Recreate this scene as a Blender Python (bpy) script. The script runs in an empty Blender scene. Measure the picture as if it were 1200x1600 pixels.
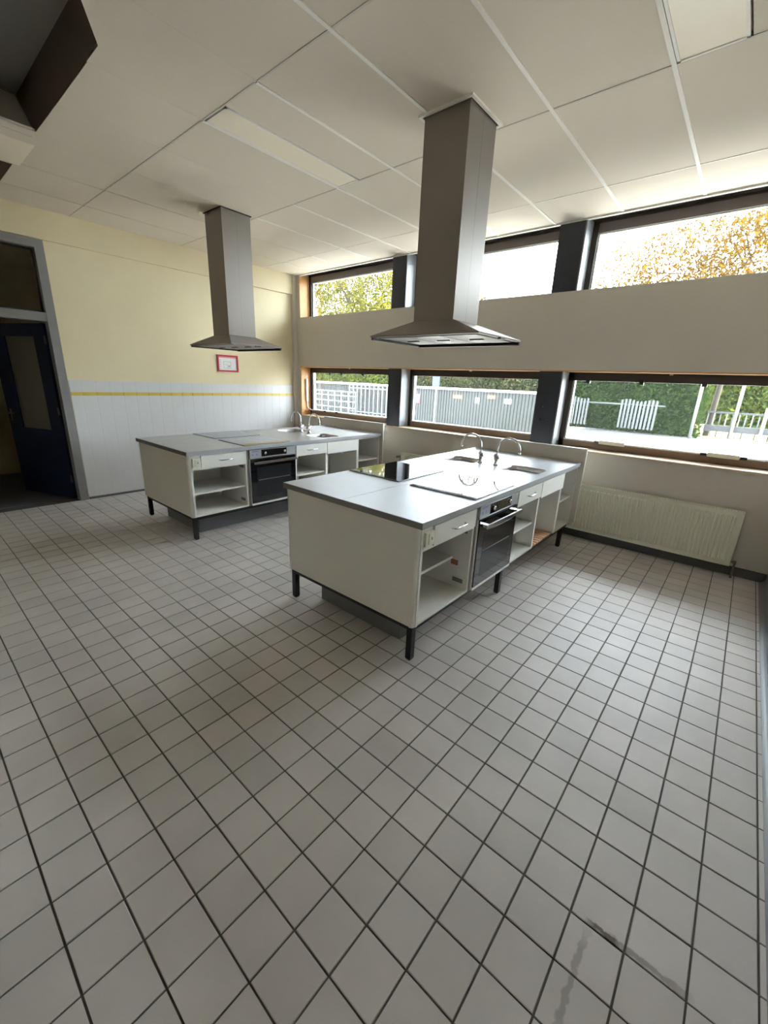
import bpy, bmesh, math, random
from mathutils import Vector, Matrix
PI = math.pi
scene = bpy.context.scene
COL = scene.collection

# ------------------------------------------------------------------ camera
cam_d = bpy.data.cameras.new('camera'); cam = bpy.data.objects.new('camera', cam_d); COL.objects.link(cam)
cam_d.sensor_fit = 'VERTICAL'; cam_d.sensor_height = 36.0; cam_d.lens = 649.81 / 1600 * 36.0
cam_d.clip_start = 0.02; cam_d.clip_end = 300
RT = ((0.758098, 0.650945, 0.039475), (0.224165, -0.203265, -0.953118), (-0.612403, 0.731406, -0.300013))
cam.matrix_world = Matrix(((RT[0][0], -RT[1][0], -RT[2][0], 6.195), (RT[0][1], -RT[1][1], -RT[2][1], -0.643),
                           (RT[0][2], -RT[1][2], -RT[2][2], 1.598), (0, 0, 0, 1)))
scene.camera = cam

# ------------------------------------------------------------------ sky, sun, exposure
SKY_STRENGTH = 15.0
SUN_STRENGTH = 20.0
world = bpy.data.worlds.new('sky'); scene.world = world; world.use_nodes = True
bgn = world.node_tree.nodes['Background']
bgn.inputs[0].default_value = (0.80, 0.91, 1.0, 1); bgn.inputs[1].default_value = SKY_STRENGTH
sun_d = bpy.data.lights.new('sun', 'SUN'); sun = bpy.data.objects.new('sun', sun_d); COL.objects.link(sun)
sun_d.energy = SUN_STRENGTH; sun_d.color = (1.0, 0.86, 0.66); sun_d.angle = math.radians(0.6)
sun.rotation_euler = Vector((0.80, 0.08, 0.60)).to_track_quat('Z', 'Y').to_euler()
sun.location = (12, 8, 9)
vs = scene.view_settings
scene.display_settings.display_device = 'sRGB'
vs.view_transform = 'Standard'; vs.look = 'None'; vs.gamma = 1.0; vs.use_curve_mapping = False
vs.exposure = 1.0

# ------------------------------------------------------------------ materials
def mat(name, col, rough=0.6, metal=0.0, spec=0.5, var=0.0, vscale=6.0, bump=0.0, bscale=120.0, coat=0.0, aniso=0.0, bdist=0.002):
    m = bpy.data.materials.new(name); m.use_nodes = True
    nt = m.node_tree; b = nt.nodes['Principled BSDF']
    b.inputs['Base Color'].default_value = (*col, 1); b.inputs['Roughness'].default_value = rough
    b.inputs['Metallic'].default_value = metal; b.inputs['Specular IOR Level'].default_value = spec
    if coat: b.inputs['Coat Weight'].default_value = coat
    if aniso: b.inputs['Anisotropic'].default_value = aniso
    geo = None
    if var or bump: geo = nt.nodes.new('ShaderNodeNewGeometry')
    if var:
        n = nt.nodes.new('ShaderNodeTexNoise'); n.inputs['Scale'].default_value = vscale; n.inputs['Detail'].default_value = 4
        nt.links.new(geo.outputs['Position'], n.inputs['Vector'])
        mx = nt.nodes.new('ShaderNodeMix'); mx.data_type = 'RGBA'
        mx.inputs['A'].default_value = (*[c * (1 - var) for c in col], 1); mx.inputs['B'].default_value = (*[min(1, c * (1 + var)) for c in col], 1)
        nt.links.new(n.outputs['Fac'], mx.inputs['Factor']); nt.links.new(mx.outputs['Result'], b.inputs['Base Color'])
    if bump:
        n2 = nt.nodes.new('ShaderNodeTexNoise'); n2.inputs['Scale'].default_value = bscale; n2.inputs['Detail'].default_value = 3
        nt.links.new(geo.outputs['Position'], n2.inputs['Vector'])
        bp = nt.nodes.new('ShaderNodeBump'); bp.inputs['Strength'].default_value = bump; bp.inputs['Distance'].default_value = bdist
        nt.links.new(n2.outputs['Fac'], bp.inputs['Height']); nt.links.new(bp.outputs['Normal'], b.inputs['Normal'])
    return m

def glass_mat(name, tint=(0.97, 0.98, 0.98), refl=0.05):
    m = bpy.data.materials.new(name); m.use_nodes = True; nt = m.node_tree; nt.nodes.clear()
    out = nt.nodes.new('ShaderNodeOutputMaterial'); tr = nt.nodes.new('ShaderNodeBsdfTransparent'); gl = nt.nodes.new('ShaderNodeBsdfGlossy')
    mx = nt.nodes.new('ShaderNodeMixShader'); fr = nt.nodes.new('ShaderNodeFresnel'); fr.inputs['IOR'].default_value = 1.3
    tr.inputs['Color'].default_value = (*tint, 1); gl.inputs['Roughness'].default_value = 0.02
    nt.links.new(fr.outputs[0], mx.inputs[0]); nt.links.new(tr.outputs[0], mx.inputs[1]); nt.links.new(gl.outputs[0], mx.inputs[2])
    tl = nt.nodes.new('ShaderNodeBsdfTranslucent'); tl.inputs[0].default_value = (1, 1, 1, 1); m2 = nt.nodes.new('ShaderNodeMixShader'); m2.inputs[0].default_value = 0.003
    nt.links.new(mx.outputs[0], m2.inputs[1]); nt.links.new(tl.outputs[0], m2.inputs[2]); nt.links.new(m2.outputs[0], out.inputs[0])
    return m

def leaf_mat(name, cols, transl=0.35):
    m = bpy.data.materials.new(name); m.use_nodes = True; nt = m.node_tree; nt.nodes.clear()
    out = nt.nodes.new('ShaderNodeOutputMaterial'); d = nt.nodes.new('ShaderNodeBsdfDiffuse'); t = nt.nodes.new('ShaderNodeBsdfTranslucent')
    mx = nt.nodes.new('ShaderNodeMixShader'); mx.inputs[0].default_value = transl
    g = nt.nodes.new('ShaderNodeNewGeometry'); r = nt.nodes.new('ShaderNodeValToRGB')
    el = r.color_ramp.elements
    for i, c in enumerate(cols):
        p = i / max(1, len(cols) - 1)
        e = el[i] if i < 2 else el.new(p)
        e.position = p; e.color = (*c, 1)
    nt.links.new(g.outputs['Random Per Island'], r.inputs[0])
    nt.links.new(r.outputs[0], d.inputs[0]); nt.links.new(r.outputs[0], t.inputs[0])
    nt.links.new(d.outputs[0], mx.inputs[1]); nt.links.new(t.outputs[0], mx.inputs[2]); nt.links.new(mx.outputs[0], out.inputs[0])
    return m

TP = 0.1545            # floor tile pitch
TX0 = 0.6 * TP         # x of a joint
def floor_tile_mat():
    m = mat('floor_tile', (0.40, 0.385, 0.36), rough=0.45, spec=0.28, bump=0.12, bscale=260, bdist=0.001)
    nt = m.node_tree; b = nt.nodes['Principled BSDF']; L = nt.links
    def N(t, **k):
        n = nt.nodes.new(t)
        for a, v in k.items(): setattr(n, a, v)
        return n
    geo = N('ShaderNodeNewGeometry')
    mp = N('ShaderNodeVectorMath', operation='MULTIPLY_ADD'); L.new(geo.outputs['Position'], mp.inputs[0])
    mp.inputs[1].default_value = (1 / TP, 1 / TP, 0); mp.inputs[2].default_value = (-TX0 / TP, 0, 0)
    fl = N('ShaderNodeVectorMath', operation='FLOOR'); L.new(mp.outputs[0], fl.inputs[0])
    wn = N('ShaderNodeTexWhiteNoise'); L.new(fl.outputs[0], wn.inputs['Vector'])
    r = N('ShaderNodeValToRGB'); L.new(wn.outputs['Value'], r.inputs[0])
    r.color_ramp.elements[0].color = (0.505, 0.47, 0.43, 1); r.color_ramp.elements[1].color = (0.57, 0.525, 0.49, 1)
    e = r.color_ramp.elements.new(0.5); e.color = (0.54, 0.495, 0.465, 1)
    nz = N('ShaderNodeTexNoise'); nz.inputs['Scale'].default_value = 2.2; nz.inputs['Detail'].default_value = 5; L.new(geo.outputs['Position'], nz.inputs['Vector'])
    mr = N('ShaderNodeMapRange'); mr.inputs['From Min'].default_value = 0.3; mr.inputs['From Max'].default_value = 0.7
    mr.inputs['To Min'].default_value = 0.9; mr.inputs['To Max'].default_value = 1.07; L.new(nz.outputs['Fac'], mr.inputs['Value'])
    m1 = N('ShaderNodeMix', data_type='RGBA', blend_type='MULTIPLY'); m1.inputs['Factor'].default_value = 1
    L.new(r.outputs[0], m1.inputs['A']); L.new(mr.outputs[0], m1.inputs['B'])
    # scuffed brown smears on the tiles near the right wall
    sep = N('ShaderNodeSeparateXYZ'); 
    nz2 = N('ShaderNodeTexNoise'); nz2.inputs['Scale'].default_value = 40; L.new(geo.outputs['Position'], nz2.inputs['Vector'])
    dis = N('ShaderNodeVectorMath', operation='MULTIPLY_ADD'); L.new(nz2.outputs['Color'], dis.inputs[0]); dis.inputs[1].default_value = (0.025, 0.025, 0); L.new(geo.outputs['Position'], dis.inputs[2])
    L.new(dis.outputs[0], sep.inputs[0])
    def M(op, a, bb):
        n = N('ShaderNodeMath', operation=op)
        for i, v in enumerate((a, bb)):
            if isinstance(v, (int, float)): n.inputs[i].default_value = v
            else: L.new(v, n.inputs[i])
        return n.outputs[0]
    def smear(cx, cy, hx, hy):
        ax = M('DIVIDE', M('ABSOLUTE', M('SUBTRACT', sep.outputs[0], cx + .0125), 0), hx)
        ay = M('DIVIDE', M('ABSOLUTE', M('SUBTRACT', sep.outputs[1], cy + .0125), 0), hy)
        mxm = M('MAXIMUM', ax, ay)
        q = N('ShaderNodeMapRange'); L.new(mxm, q.inputs['Value']); q.inputs['From Min'].default_value = 0.55; q.inputs['From Max'].default_value = 1.0
        q.inputs['To Min'].default_value = 1; q.inputs['To Max'].default_value = 0
        return q.outputs[0]
    s = M('MAXIMUM', M('MULTIPLY', smear(6.215, 0.473, 0.055, 0.010), 1.0), M('MULTIPLY', smear(6.33, 0.477, 0.12, 0.012), 0.55))
    s = M('MAXIMUM', s, M('MULTIPLY', smear(6.172, 0.29, 0.012, 0.17), 0.5))
    s = M('MULTIPLY', s, M('ADD', nz.outputs['Fac'], 0.4))
    m2 = N('ShaderNodeMix', data_type='RGBA'); L.new(s, m2.inputs['Factor']); L.new(m1.outputs['Result'], m2.inputs['A']); m2.inputs['B'].default_value = (0.12, 0.095, 0.075, 1)
    L.new(m2.outputs['Result'], b.inputs['Base Color'])
    return m

M_ = {}
M_['tile'] = floor_tile_mat()
M_['grout'] = mat('floor_grout', (0.085, 0.075, 0.062), 0.9, bump=0.3, bscale=300)
M_['cream'] = mat('cream_wall_paint', (0.77, 0.665, 0.435), 0.7, var=0.05, vscale=2.0, bump=0.1, bscale=90)
M_['greige'] = mat('greige_wall_paint', (0.62, 0.57, 0.50), 0.7, var=0.04, vscale=2.0, bump=0.1, bscale=90)
M_['wtile'] = mat('wall_tile_glaze', (0.70, 0.68, 0.665), 0.22, var=0.03, vscale=5)
M_['wgrout'] = mat('wall_tile_grout', (0.66, 0.65, 0.63), 0.9)
M_['yellow'] = mat('yellow_tile_strip', (0.68, 0.50, 0.10), 0.3)
M_['panel'] = mat('ceiling_panel_board', (0.77, 0.685, 0.57), 0.85, var=0.03, vscale=3, bump=0.25, bscale=220)
M_['gridbar'] = mat('ceiling_bar_white', (0.90, 0.86, 0.78), 0.5)
M_['gridline'] = mat('ceiling_joint', (0.66, 0.60, 0.51), 0.6)
M_['obscure'] = mat('obscure_door_glass', (0.21, 0.195, 0.145), 0.35)
M_['soffit'] = mat('roof_soffit', (0.30, 0.29, 0.28), 0.8)
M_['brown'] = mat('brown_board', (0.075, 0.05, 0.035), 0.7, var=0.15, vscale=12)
M_['diffuser'] = mat('lamp_diffuser', (0.95, 0.85, 0.67), 0.30)
M_['asphalt'] = mat('asphalt', (0.012, 0.0125, 0.013), 0.9, var=0.25, vscale=1.5)  # dark tone also holds the painted shade at the hedge foot
M_['white'] = mat('white_laminate', (0.78, 0.76, 0.70), 0.38, var=0.015, vscale=4)
M_['whitep'] = mat('white_plastic', (0.78, 0.77, 0.72), 0.35)
M_['creamp'] = mat('cream_enamel', (0.76, 0.74, 0.60), 0.3)
M_['steel'] = mat('stainless_sheet', (0.40, 0.405, 0.41), 0.40, metal=0.25, spec=0.35, bump=0.05, bscale=14, bdist=0.004, var=0.08, vscale=7)
M_['steelb'] = mat('brushed_steel', (0.30, 0.27, 0.24), 0.50, metal=0.5, spec=0.3, aniso=0.4, bump=0.02, bscale=300, bdist=0.001)
M_['steeledge'] = mat('worktop_edge', (0.22, 0.22, 0.22), 0.4, metal=0.6)
M_['bowl'] = mat('sink_bowl_steel', (0.50, 0.48, 0.45), 0.28, metal=1.0)
M_['chrome'] = mat('chrome', (0.72, 0.72, 0.72), 0.12, metal=1.0)
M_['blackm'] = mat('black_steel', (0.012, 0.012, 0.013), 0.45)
M_['rubber'] = mat('black_rubber', (0.01, 0.01, 0.01), 0.8)
M_['blackg'] = mat('black_glass', (0.006, 0.006, 0.008), 0.04, spec=0.6, coat=0.3)
M_['ovenwin'] = mat('oven_window_glass', (0.022, 0.023, 0.025), 0.10, spec=0.3)
M_['navy'] = mat('navy_painted_timber', (0.022, 0.026, 0.038), 0.4)
M_['pierside'] = mat('pier_side_paint', (0.36, 0.38, 0.40), 0.5)
M_['darkframe'] = mat('dark_bronze_frame', (0.035, 0.026, 0.020), 0.45)
M_['bronze'] = mat('bronze_rail', (0.22, 0.15, 0.10), 0.5)
M_['taupe'] = mat('taupe_rail', (0.20, 0.165, 0.145), 0.5)
M_['timber'] = mat('varnished_timber', (0.62, 0.32, 0.105), 0.45, var=0.12, vscale=18)
M_['sill'] = mat('timber_sill', (0.66, 0.50, 0.33), 0.5, var=0.08, vscale=14)
M_['glass'] = glass_mat('window_glass')
M_['dglass'] = glass_mat('door_glass', (0.95, 0.94, 0.86))
M_['grey'] = mat('grey_paint', (0.17, 0.17, 0.175), 0.6)
M_['greyframe'] = mat('grey_door_frame', (0.26, 0.25, 0.24), 0.5, var=0.1, vscale=10)
M_['blued'] = mat('navy_door_paint', (0.008, 0.016, 0.055), 0.4)
M_['skirt'] = mat('dark_skirting_tile', (0.115, 0.11, 0.115), 0.5)
M_['cove'] = mat('grey_cove_tile', (0.20, 0.20, 0.21), 0.45)
M_['slat'] = mat('wood_slat', (0.62, 0.38, 0.21), 0.55, var=0.2, vscale=25)
M_['brownbit'] = mat('brown_tape', (0.30, 0.13, 0.06), 0.7)
M_['red'] = mat('red_plastic', (0.50, 0.02, 0.045), 0.4)
M_['paper'] = mat('white_paper', (0.80, 0.80, 0.78), 0.7)
M_['pinkp'] = mat('pink_print', (0.75, 0.35, 0.38), 0.7)
M_['greyprint'] = mat('grey_print', (0.40, 0.42, 0.42), 0.7)
M_['bluelabel'] = mat('blue_label', (0.22, 0.26, 0.42), 0.5)
M_['hinge'] = mat('hinge_plate', (0.24, 0.23, 0.21), 0.4, metal=0.5)
# outside
M_['pave'] = mat('pavement', (0.36, 0.35, 0.33), 0.9, var=0.12, vscale=0.8)
M_['lawn'] = mat('lawn_ground', (0.13, 0.13, 0.03), 0.95, var=0.3, vscale=3)
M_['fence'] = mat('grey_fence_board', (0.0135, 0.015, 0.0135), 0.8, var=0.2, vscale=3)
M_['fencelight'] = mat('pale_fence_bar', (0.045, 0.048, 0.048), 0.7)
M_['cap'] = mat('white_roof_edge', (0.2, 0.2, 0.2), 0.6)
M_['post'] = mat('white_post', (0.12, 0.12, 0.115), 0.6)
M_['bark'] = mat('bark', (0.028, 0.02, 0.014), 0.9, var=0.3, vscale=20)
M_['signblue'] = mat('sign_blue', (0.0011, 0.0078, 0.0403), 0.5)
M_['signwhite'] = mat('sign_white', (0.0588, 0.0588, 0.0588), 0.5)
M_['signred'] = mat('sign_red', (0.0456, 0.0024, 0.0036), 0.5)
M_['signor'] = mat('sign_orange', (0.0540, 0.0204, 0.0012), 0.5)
M_['leafy'] = leaf_mat('yellow_green_leaves', [(0.025, 0.035, 0.005), (0.08, 0.08, 0.01), (0.15, 0.12, 0.01), (0.05, 0.055, 0.01)])
M_['leafo'] = leaf_mat('orange_leaves', [(0.0605, 0.0248, 0.0055), (0.1155, 0.0715, 0.0083), (0.0825, 0.0358, 0.0083), (0.055, 0.044, 0.0138)])
M_['leafg'] = leaf_mat('green_leaves', [(0.0075, 0.0175, 0.005), (0.02, 0.0375, 0.01), (0.03, 0.0425, 0.0075), (0.01, 0.025, 0.01)])
M_['leafb'] = leaf_mat('brownish_hedge_leaves', [(0.025, 0.03, 0.0125), (0.05, 0.04, 0.0225), (0.04, 0.05, 0.015), (0.025, 0.035, 0.015)])
M_['leafl'] = leaf_mat('bright_green_leaves', [(0.045, 0.063, 0.009), (0.099, 0.108, 0.0135), (0.0225, 0.045, 0.0135), (0.0675, 0.09, 0.0135)])

# ------------------------------------------------------------------ helpers
BASE = {}
class MB:
    """collects shapes; built as one mesh object"""
    def __init__(s): s.bm = bmesh.new()
    def box(s, x0, x1, y0, y1, z0, z1, bev=0.0):
        r = bmesh.ops.create_cube(s.bm, size=1.0)
        for v in r['verts']:
            v.co = Vector(((x0 + x1) / 2 + v.co.x * (x1 - x0), (y0 + y1) / 2 + v.co.y * (y1 - y0), (z0 + z1) / 2 + v.co.z * (z1 - z0)))
        if bev:
            es = list({e for v in r['verts'] for e in v.link_edges})
            bmesh.ops.bevel(s.bm, geom=es, offset=bev, segments=2, affect='EDGES', profile=0.6)
        return s
    def tube(s, pts, rad, seg=10, caps=True):
        pts = [Vector(p) for p in pts]; rings = []
        n = len(pts); up = None
        for i, p in enumerate(pts):
            d = (pts[min(i + 1, n - 1)] - pts[max(i - 1, 0)]).normalized()
            if up is None: up = d.orthogonal().normalized()
            up = (up - d * up.dot(d)).normalized(); w = d.cross(up)
            r = rad[i] if isinstance(rad, (list, tuple)) else rad
            rings.append([s.bm.verts.new(p + (up * math.cos(a) + w * math.sin(a)) * r) for a in [2 * PI * k / seg for k in range(seg)]])
        for a, b in zip(rings, rings[1:]):
            for k in range(seg):
                f = s.bm.faces.new((a[k], a[(k + 1) % seg], b[(k + 1) % seg], b[k])); f.smooth = True
        if caps: s.bm.faces.new(rings[0][::-1]); s.bm.faces.new(rings[-1])
        return s
    def loft(s, loops, cap0=False, cap1=False, smooth=True):
        vs_ = [[s.bm.verts.new(p) for p in lp] for lp in loops]
        for a, b in zip(vs_, vs_[1:]):
            n = len(a)
            for k in range(n):
                f = s.bm.faces.new((a[k], a[(k + 1) % n], b[(k + 1) % n], b[k])); f.smooth = smooth
        if cap0: s.bm.faces.new(vs_[0][::-1])
        if cap1: s.bm.faces.new(vs_[-1])
        return s
    def face(s, pts):
        s.bm.faces.new([s.bm.verts.new(p) for p in pts]); return s
    def prism(s, poly, axis, a, b):
        """extrude a polygon given in the two other axes along axis from a to b"""
        def P(u, v, w):
            return (w, u, v) if axis == 'x' else (u, w, v) if axis == 'y' else (u, v, w)
        s.loft([[P(u, v, a) for u, v in poly], [P(u, v, b) for u, v in poly]], True, True, smooth=False); return s
    def build(s, name, m, parent=None, smooth=None):
        bmesh.ops.recalc_face_normals(s.bm, faces=s.bm.faces)
        root = parent
        while root is not None and root.parent is not None: root = root.parent
        if root is not None and root.name in BASE:
            b = Vector(BASE[root.name])
            for v in s.bm.verts: v.co -= b
        me = bpy.data.meshes.new(name); s.bm.to_mesh(me); s.bm.free()
        me.materials.append(M_[m])
        o = bpy.data.objects.new(name, me); COL.objects.link(o)
        if parent is not None: o.parent = parent
        return o

def thing(name, label, cat, base, off=(0, 0, 0), group=None, kind=None):
    o = bpy.data.objects.new(name, None); COL.objects.link(o); o.empty_display_size = 0.1
    o.location = Vector(base) + Vector(off); BASE[o.name] = tuple(base)
    return tag(o, label, cat, group, kind)
def tag(o, label, cat, group=None, kind=None):
    o['label'] = label; o['category'] = cat
    if group: o['group'] = group
    if kind: o['kind'] = kind
    return o
def struct(o, label, cat): return tag(o, label, cat, kind='structure')
def link_copy(me, name, loc, parent):
    o = bpy.data.objects.new(name, me); COL.objects.link(o); o.parent = parent; o.location = loc; return o
def B(*a, **k): return MB().box(*a, **k)
def rrect(cx, cy, hx, hy, r, z, n=6):
    pts = []
    for qx, qy, a0 in ((1, 1, 0), (-1, 1, PI / 2), (-1, -1, PI), (1, -1, 3 * PI / 2)):
        for k in range(n + 1):
            a = a0 + PI / 2 * k / n
            pts.append((cx + qx * (hx - r) + r * math.cos(a), cy + qy * (hy - r) + r * math.sin(a), z))
    return pts

# ------------------------------------------------------------------ room dimensions
RX = 6.64; YB = -4.6; YW = 4.19; YG = 4.40; YO = 4.50; ZC = 3.19; ZR = 3.50
SL, HL, SU, HU = 0.972, 1.785, 2.555, 3.25       # lower sill / head, upper sill / head
NX0, NX1 = 0.13, 6.50                            # window niche ends
BAYS = [(0.13, 2.12), (2.36, 4.32), (4.58, 6.50)]

# ------------------------------------------------------------------ floor
fl = B(-0.15, RX + 0.1, YB, YW + 0.02, -0.12, -0.0045).build('floor', 'grout'); struct(fl, 'beige square tiled floor with dark joints', 'floor')
def tile_bm(x0, x1, y0, y1):
    h = 0.0022; mb = MB()
    ch = 0.0018
    mb.loft([[(x0, y0, -0.005), (x1, y0, -0.005), (x1, y1, -0.005), (x0, y1, -0.005)],
             [(x0, y0, -ch), (x1, y0, -ch), (x1, y1, -ch), (x0, y1, -ch)],
             [(x0 + ch, y0 + ch, 0), (x1 - ch, y0 + ch, 0), (x1 - ch, y1 - ch, 0), (x0 + ch, y1 - ch, 0)]], False, True, smooth=False)
    return mb
J = 0.0030
cells = []
cC = Vector((6.195, -0.643, 1.598)); Rm = Matrix(RT)
def px(x, y, z):
    q = Rm @ (Vector((x, y, z)) - cC)
    return (600 + 649.8 * q[0] / q[2], 800 + 649.8 * q[1] / q[2], q[2]) if q[2] > 0.05 else None
for i in range(-1, 43):
    for j in range(int(YB / TP), 28):
        x0 = TX0 + (i - 0) * TP; y0 = j * TP
        xa, xb = max(x0 + J, 0.0), min(x0 + TP - J, 6.60); ya, yb = y0 + J, min(y0 + TP - J, YW)
        if xb - xa < 0.01 or yb - ya < 0.01: continue
        full = xb - xa > TP - 2 * J - 1e-6 and yb - ya > TP - 2 * J - 1e-6
        vis = 0
        if full:
            c = [px(*p, 0) for p in ((xa, ya), (xb, ya), (xb, yb), (xa, yb))]
            if all(c) and all(-20 < p[0] < 1220 and -20 < p[1] < 1620 for p in c):
                vis = abs(sum(c[k][0] * c[(k + 1) % 4][1] - c[(k + 1) % 4][0] * c[k][1] for k in range(4))) / 2
        cells.append((vis, xa, xb, ya, yb))
cells.sort(key=lambda c: -c[0])
tb = tile_bm(0, TP - 2 * J, 0, TP - 2 * J); t0 = tb.build('tile', 'tile', fl); t0.location = (cells[0][1], cells[0][3], 0)
for c in cells[1:300]: link_copy(t0.data, 'tile', (c[1], c[3], 0), fl)
mb = MB()
for c in cells[300:]:
    _, xa, xb, ya, yb = c
    f = [mb.bm.verts.new(p) for p in ((xa, ya, 0), (xb, ya, 0), (xb, yb, 0), (xa, yb, 0))]
    g = [mb.bm.verts.new((v.co.x, v.co.y, -0.005)) for v in f]
    mb.bm.faces.new(f)
    for k in range(4): mb.bm.faces.new((f[k], f[(k + 1) % 4], g[(k + 1) % 4], g[k]))
o = mb.build('floor_tiles', 'tile', fl); o['kind'] = 'stuff'

# ------------------------------------------------------------------ walls
DY0, DY1, DZ = -0.26, 0.83, 2.895               # door frame outer
wl = MB()
wl.box(-0.18, 0, DY1, YO, -0.05, ZR); wl.box(-0.18, 0, YB, DY0, -0.05, ZR); wl.box(-0.18, 0, DY0, DY1, DZ, ZR)
wl = wl.build('wall_left', 'cream'); struct(wl, 'cream painted wall with tiled dado, opposite the camera on the left', 'wall')
B(0, 0.035, YB, 4.12, 2.90, ZC).build('bulkhead_board', 'cream', wl)
B(0, 0.05, 4.12, YW, 0, ZC).build('corner_casing', 'greige', wl)
# dado tiles
B(0.0, 0.004, DY1 + .01, 4.12, 0, 1.463).build('dado_bed', 'wgrout', wl)
WT = 0.1505
tile_y = []; y = 4.118
while y > DY1 + 0.02:
    tile_y.append((max(y - WT + 0.0025, DY1 + 0.012), y)); y -= WT
rows = [(1.330, 1.461)]; z = 1.283
while z > 0.02:
    rows.append((max(z - WT + 0.002, 0.03), z)); z -= WT
wt_mesh = {}
for z0, z1 in rows:
    for y0, y1 in tile_y:
        k = (round(y1 - y0, 3), round(z1 - z0, 3))
        if k not in wt_mesh:
            q = MB(); c = 0.0015
            q.loft([[(0.003, 0, 0), (0.003, k[0], 0), (0.003, k[0], k[1]), (0.003, 0, k[1])], [(0.005, 0, 0), (0.005, k[0], 0), (0.005, k[0], k[1]), (0.005, 0, k[1])],
                    [(0.0055, c, c), (0.0055, k[0] - c, c), (0.0055, k[0] - c, k[1] - c), (0.0055, c, k[1] - c)]], False, True, smooth=False)
            ob = q.build('wall_tile', 'wtile', wl); ob.location = (0, y0, z0); wt_mesh[k] = ob.data
        else: link_copy(wt_mesh[k], 'wall_tile', (0, y0, z0), wl)
for y0, y1 in tile_y: B(0.003, 0.011, y0, y1, 1.286, 1.327, bev=0.002).build('yellow_tile', 'yellow', wl)

ww = MB()
ww.box(0, RX, YW, YO, -0.05, SL - 0.02)              # below sills
ww.box(0, RX, YW, YO, HL, SU - 0.012)                # band between the window rows
ww.box(0, NX0, YW, YO, SL - 0.02, HL); ww.box(0, NX0, YW, YO, SU - 0.012, ZR)
ww.box(NX1, RX, YW, YO, SL - 0.02, HL); ww.box(NX1, RX, YW, YO, SU - 0.012, ZR)
ww.box(0, RX, YW + 0.03, YO, HU, ZR)
ww = ww.build('wall_windows', 'greige'); struct(ww, 'greige painted wall band between two rows of windows', 'wall')
o = B(NX0, NX1, YW - 0.03, YG + 0.02, SL - 0.02, SL, bev=0.004).build('trim_1', 'sill'); struct(o, 'pale timber window board under the lower windows', 'sill')
o = B(NX0, NX1, YW + 0.005, YG + 0.02, SU - 0.012, SU).build('trim_2', 'greige'); struct(o, 'thin painted sill under the upper windows', 'sill')
o = B(NX0, NX1, YW - 0.004, YG, HL - 0.012, HL).build('trim_3', 'timber'); struct(o, 'varnished timber head lining above the lower windows', 'trim')
for nm, z0, z1, w in (('trim_4', SL, HL - .012, 'lower'), ('trim_5', SU, ZC, 'upper')):
    o = B(NX0, NX0 + 0.012, YW + 0.004, YG, z0, z1).build(nm, 'timber'); struct(o, f'sunlit orange timber reveal lining at the left end of the {w} windows', 'trim')
n = 6
for (a, b), w in (((2.12, 2.36), 'left'), ((4.32, 4.58), 'right')):
    for z0, z1, u in ((SL, HL - .012, 'lower'), (SU, HU, 'upper')):
        t = thing(f'trim_{n}', f'navy timber pier, {w} one of the {u} window row', 'pier', ((a + b) / 2, YW + .1, z0), kind='structure'); n += 1
        B(a, b - 0.012, YW + 0.006, YO, z0, z1).build('pier_face', 'navy', t)
        B(b - 0.012, b, YW + 0.012, YO, z0, z1).build('pier_side', 'pierside', t)
        if u == 'lower':
            for zz, yy in ((z0 + .42, .35), (z0 + .28, .30), (z0 + .28, .62)):
                B(a + (b - a) * yy, a + (b - a) * yy + .008, YW + .002, YW + .008, zz, zz + .006).build('screw', 'chrome', t)

# right wall and back wall (behind the camera) with an added fill window
wr = MB(); wr.box(RX, RX + 0.2, YB, YO, -0.05, ZR)
wr = wr.build('wall_right', 'greige'); struct(wr, 'painted wall close to the right edge of the picture', 'wall')
wb = MB(); wb.box(-0.18, 4.5, YB - .1, YB, -0.05, ZR); wb.box(5.0, RX + .2, YB - .1, YB, -0.05, ZR); wb.box(4.5, 5.0, YB - .1, YB, -.05, 1.9); wb.box(4.5, 5.0, YB - .1, YB, 2.25, ZR)
wb = wb.build('wall_back', 'cream'); struct(wb, 'painted wall behind the camera', 'wall')
# skirtings
o = B(0.0, RX, YW - 0.012, YW, 0, 0.085).build('baseboard_windows', 'skirt'); struct(o, 'dark tile skirting below the windows', 'baseboard')
o = B(0.0, 0.012, DY1 + .01, YW, 0, 0.028).build('baseboard_left', 'skirt'); struct(o, 'low dark skirting along the tiled wall', 'baseboard')
cv = MB(); prof = [(6.598, 0.0)] + [(6.598 + 0.04 * (1 - math.cos(a)), 0.001 + 0.045 * math.sin(a) ** 2 * 0 + 0.04 * (1 - math.sqrt(max(0, 1 - ((1 - math.cos(a))) ** 2)))) for a in [PI / 2 * k / 6 for k in range(1, 7)]] + [(RX, 0.10), (RX, 0.0)]
cv.prism([(u, v) for u, v in prof], 'y', 0, 0); cv = MB()
P0 = [(u, YB, v) for u, v in prof]; P1 = [(u, YW, v) for u, v in prof]
cv.loft([P0, P1], True, True, smooth=False); cv = cv.build('baseboard_right', 'cove'); struct(cv, 'grey coved tile skirting along the right wall', 'baseboard')

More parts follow.
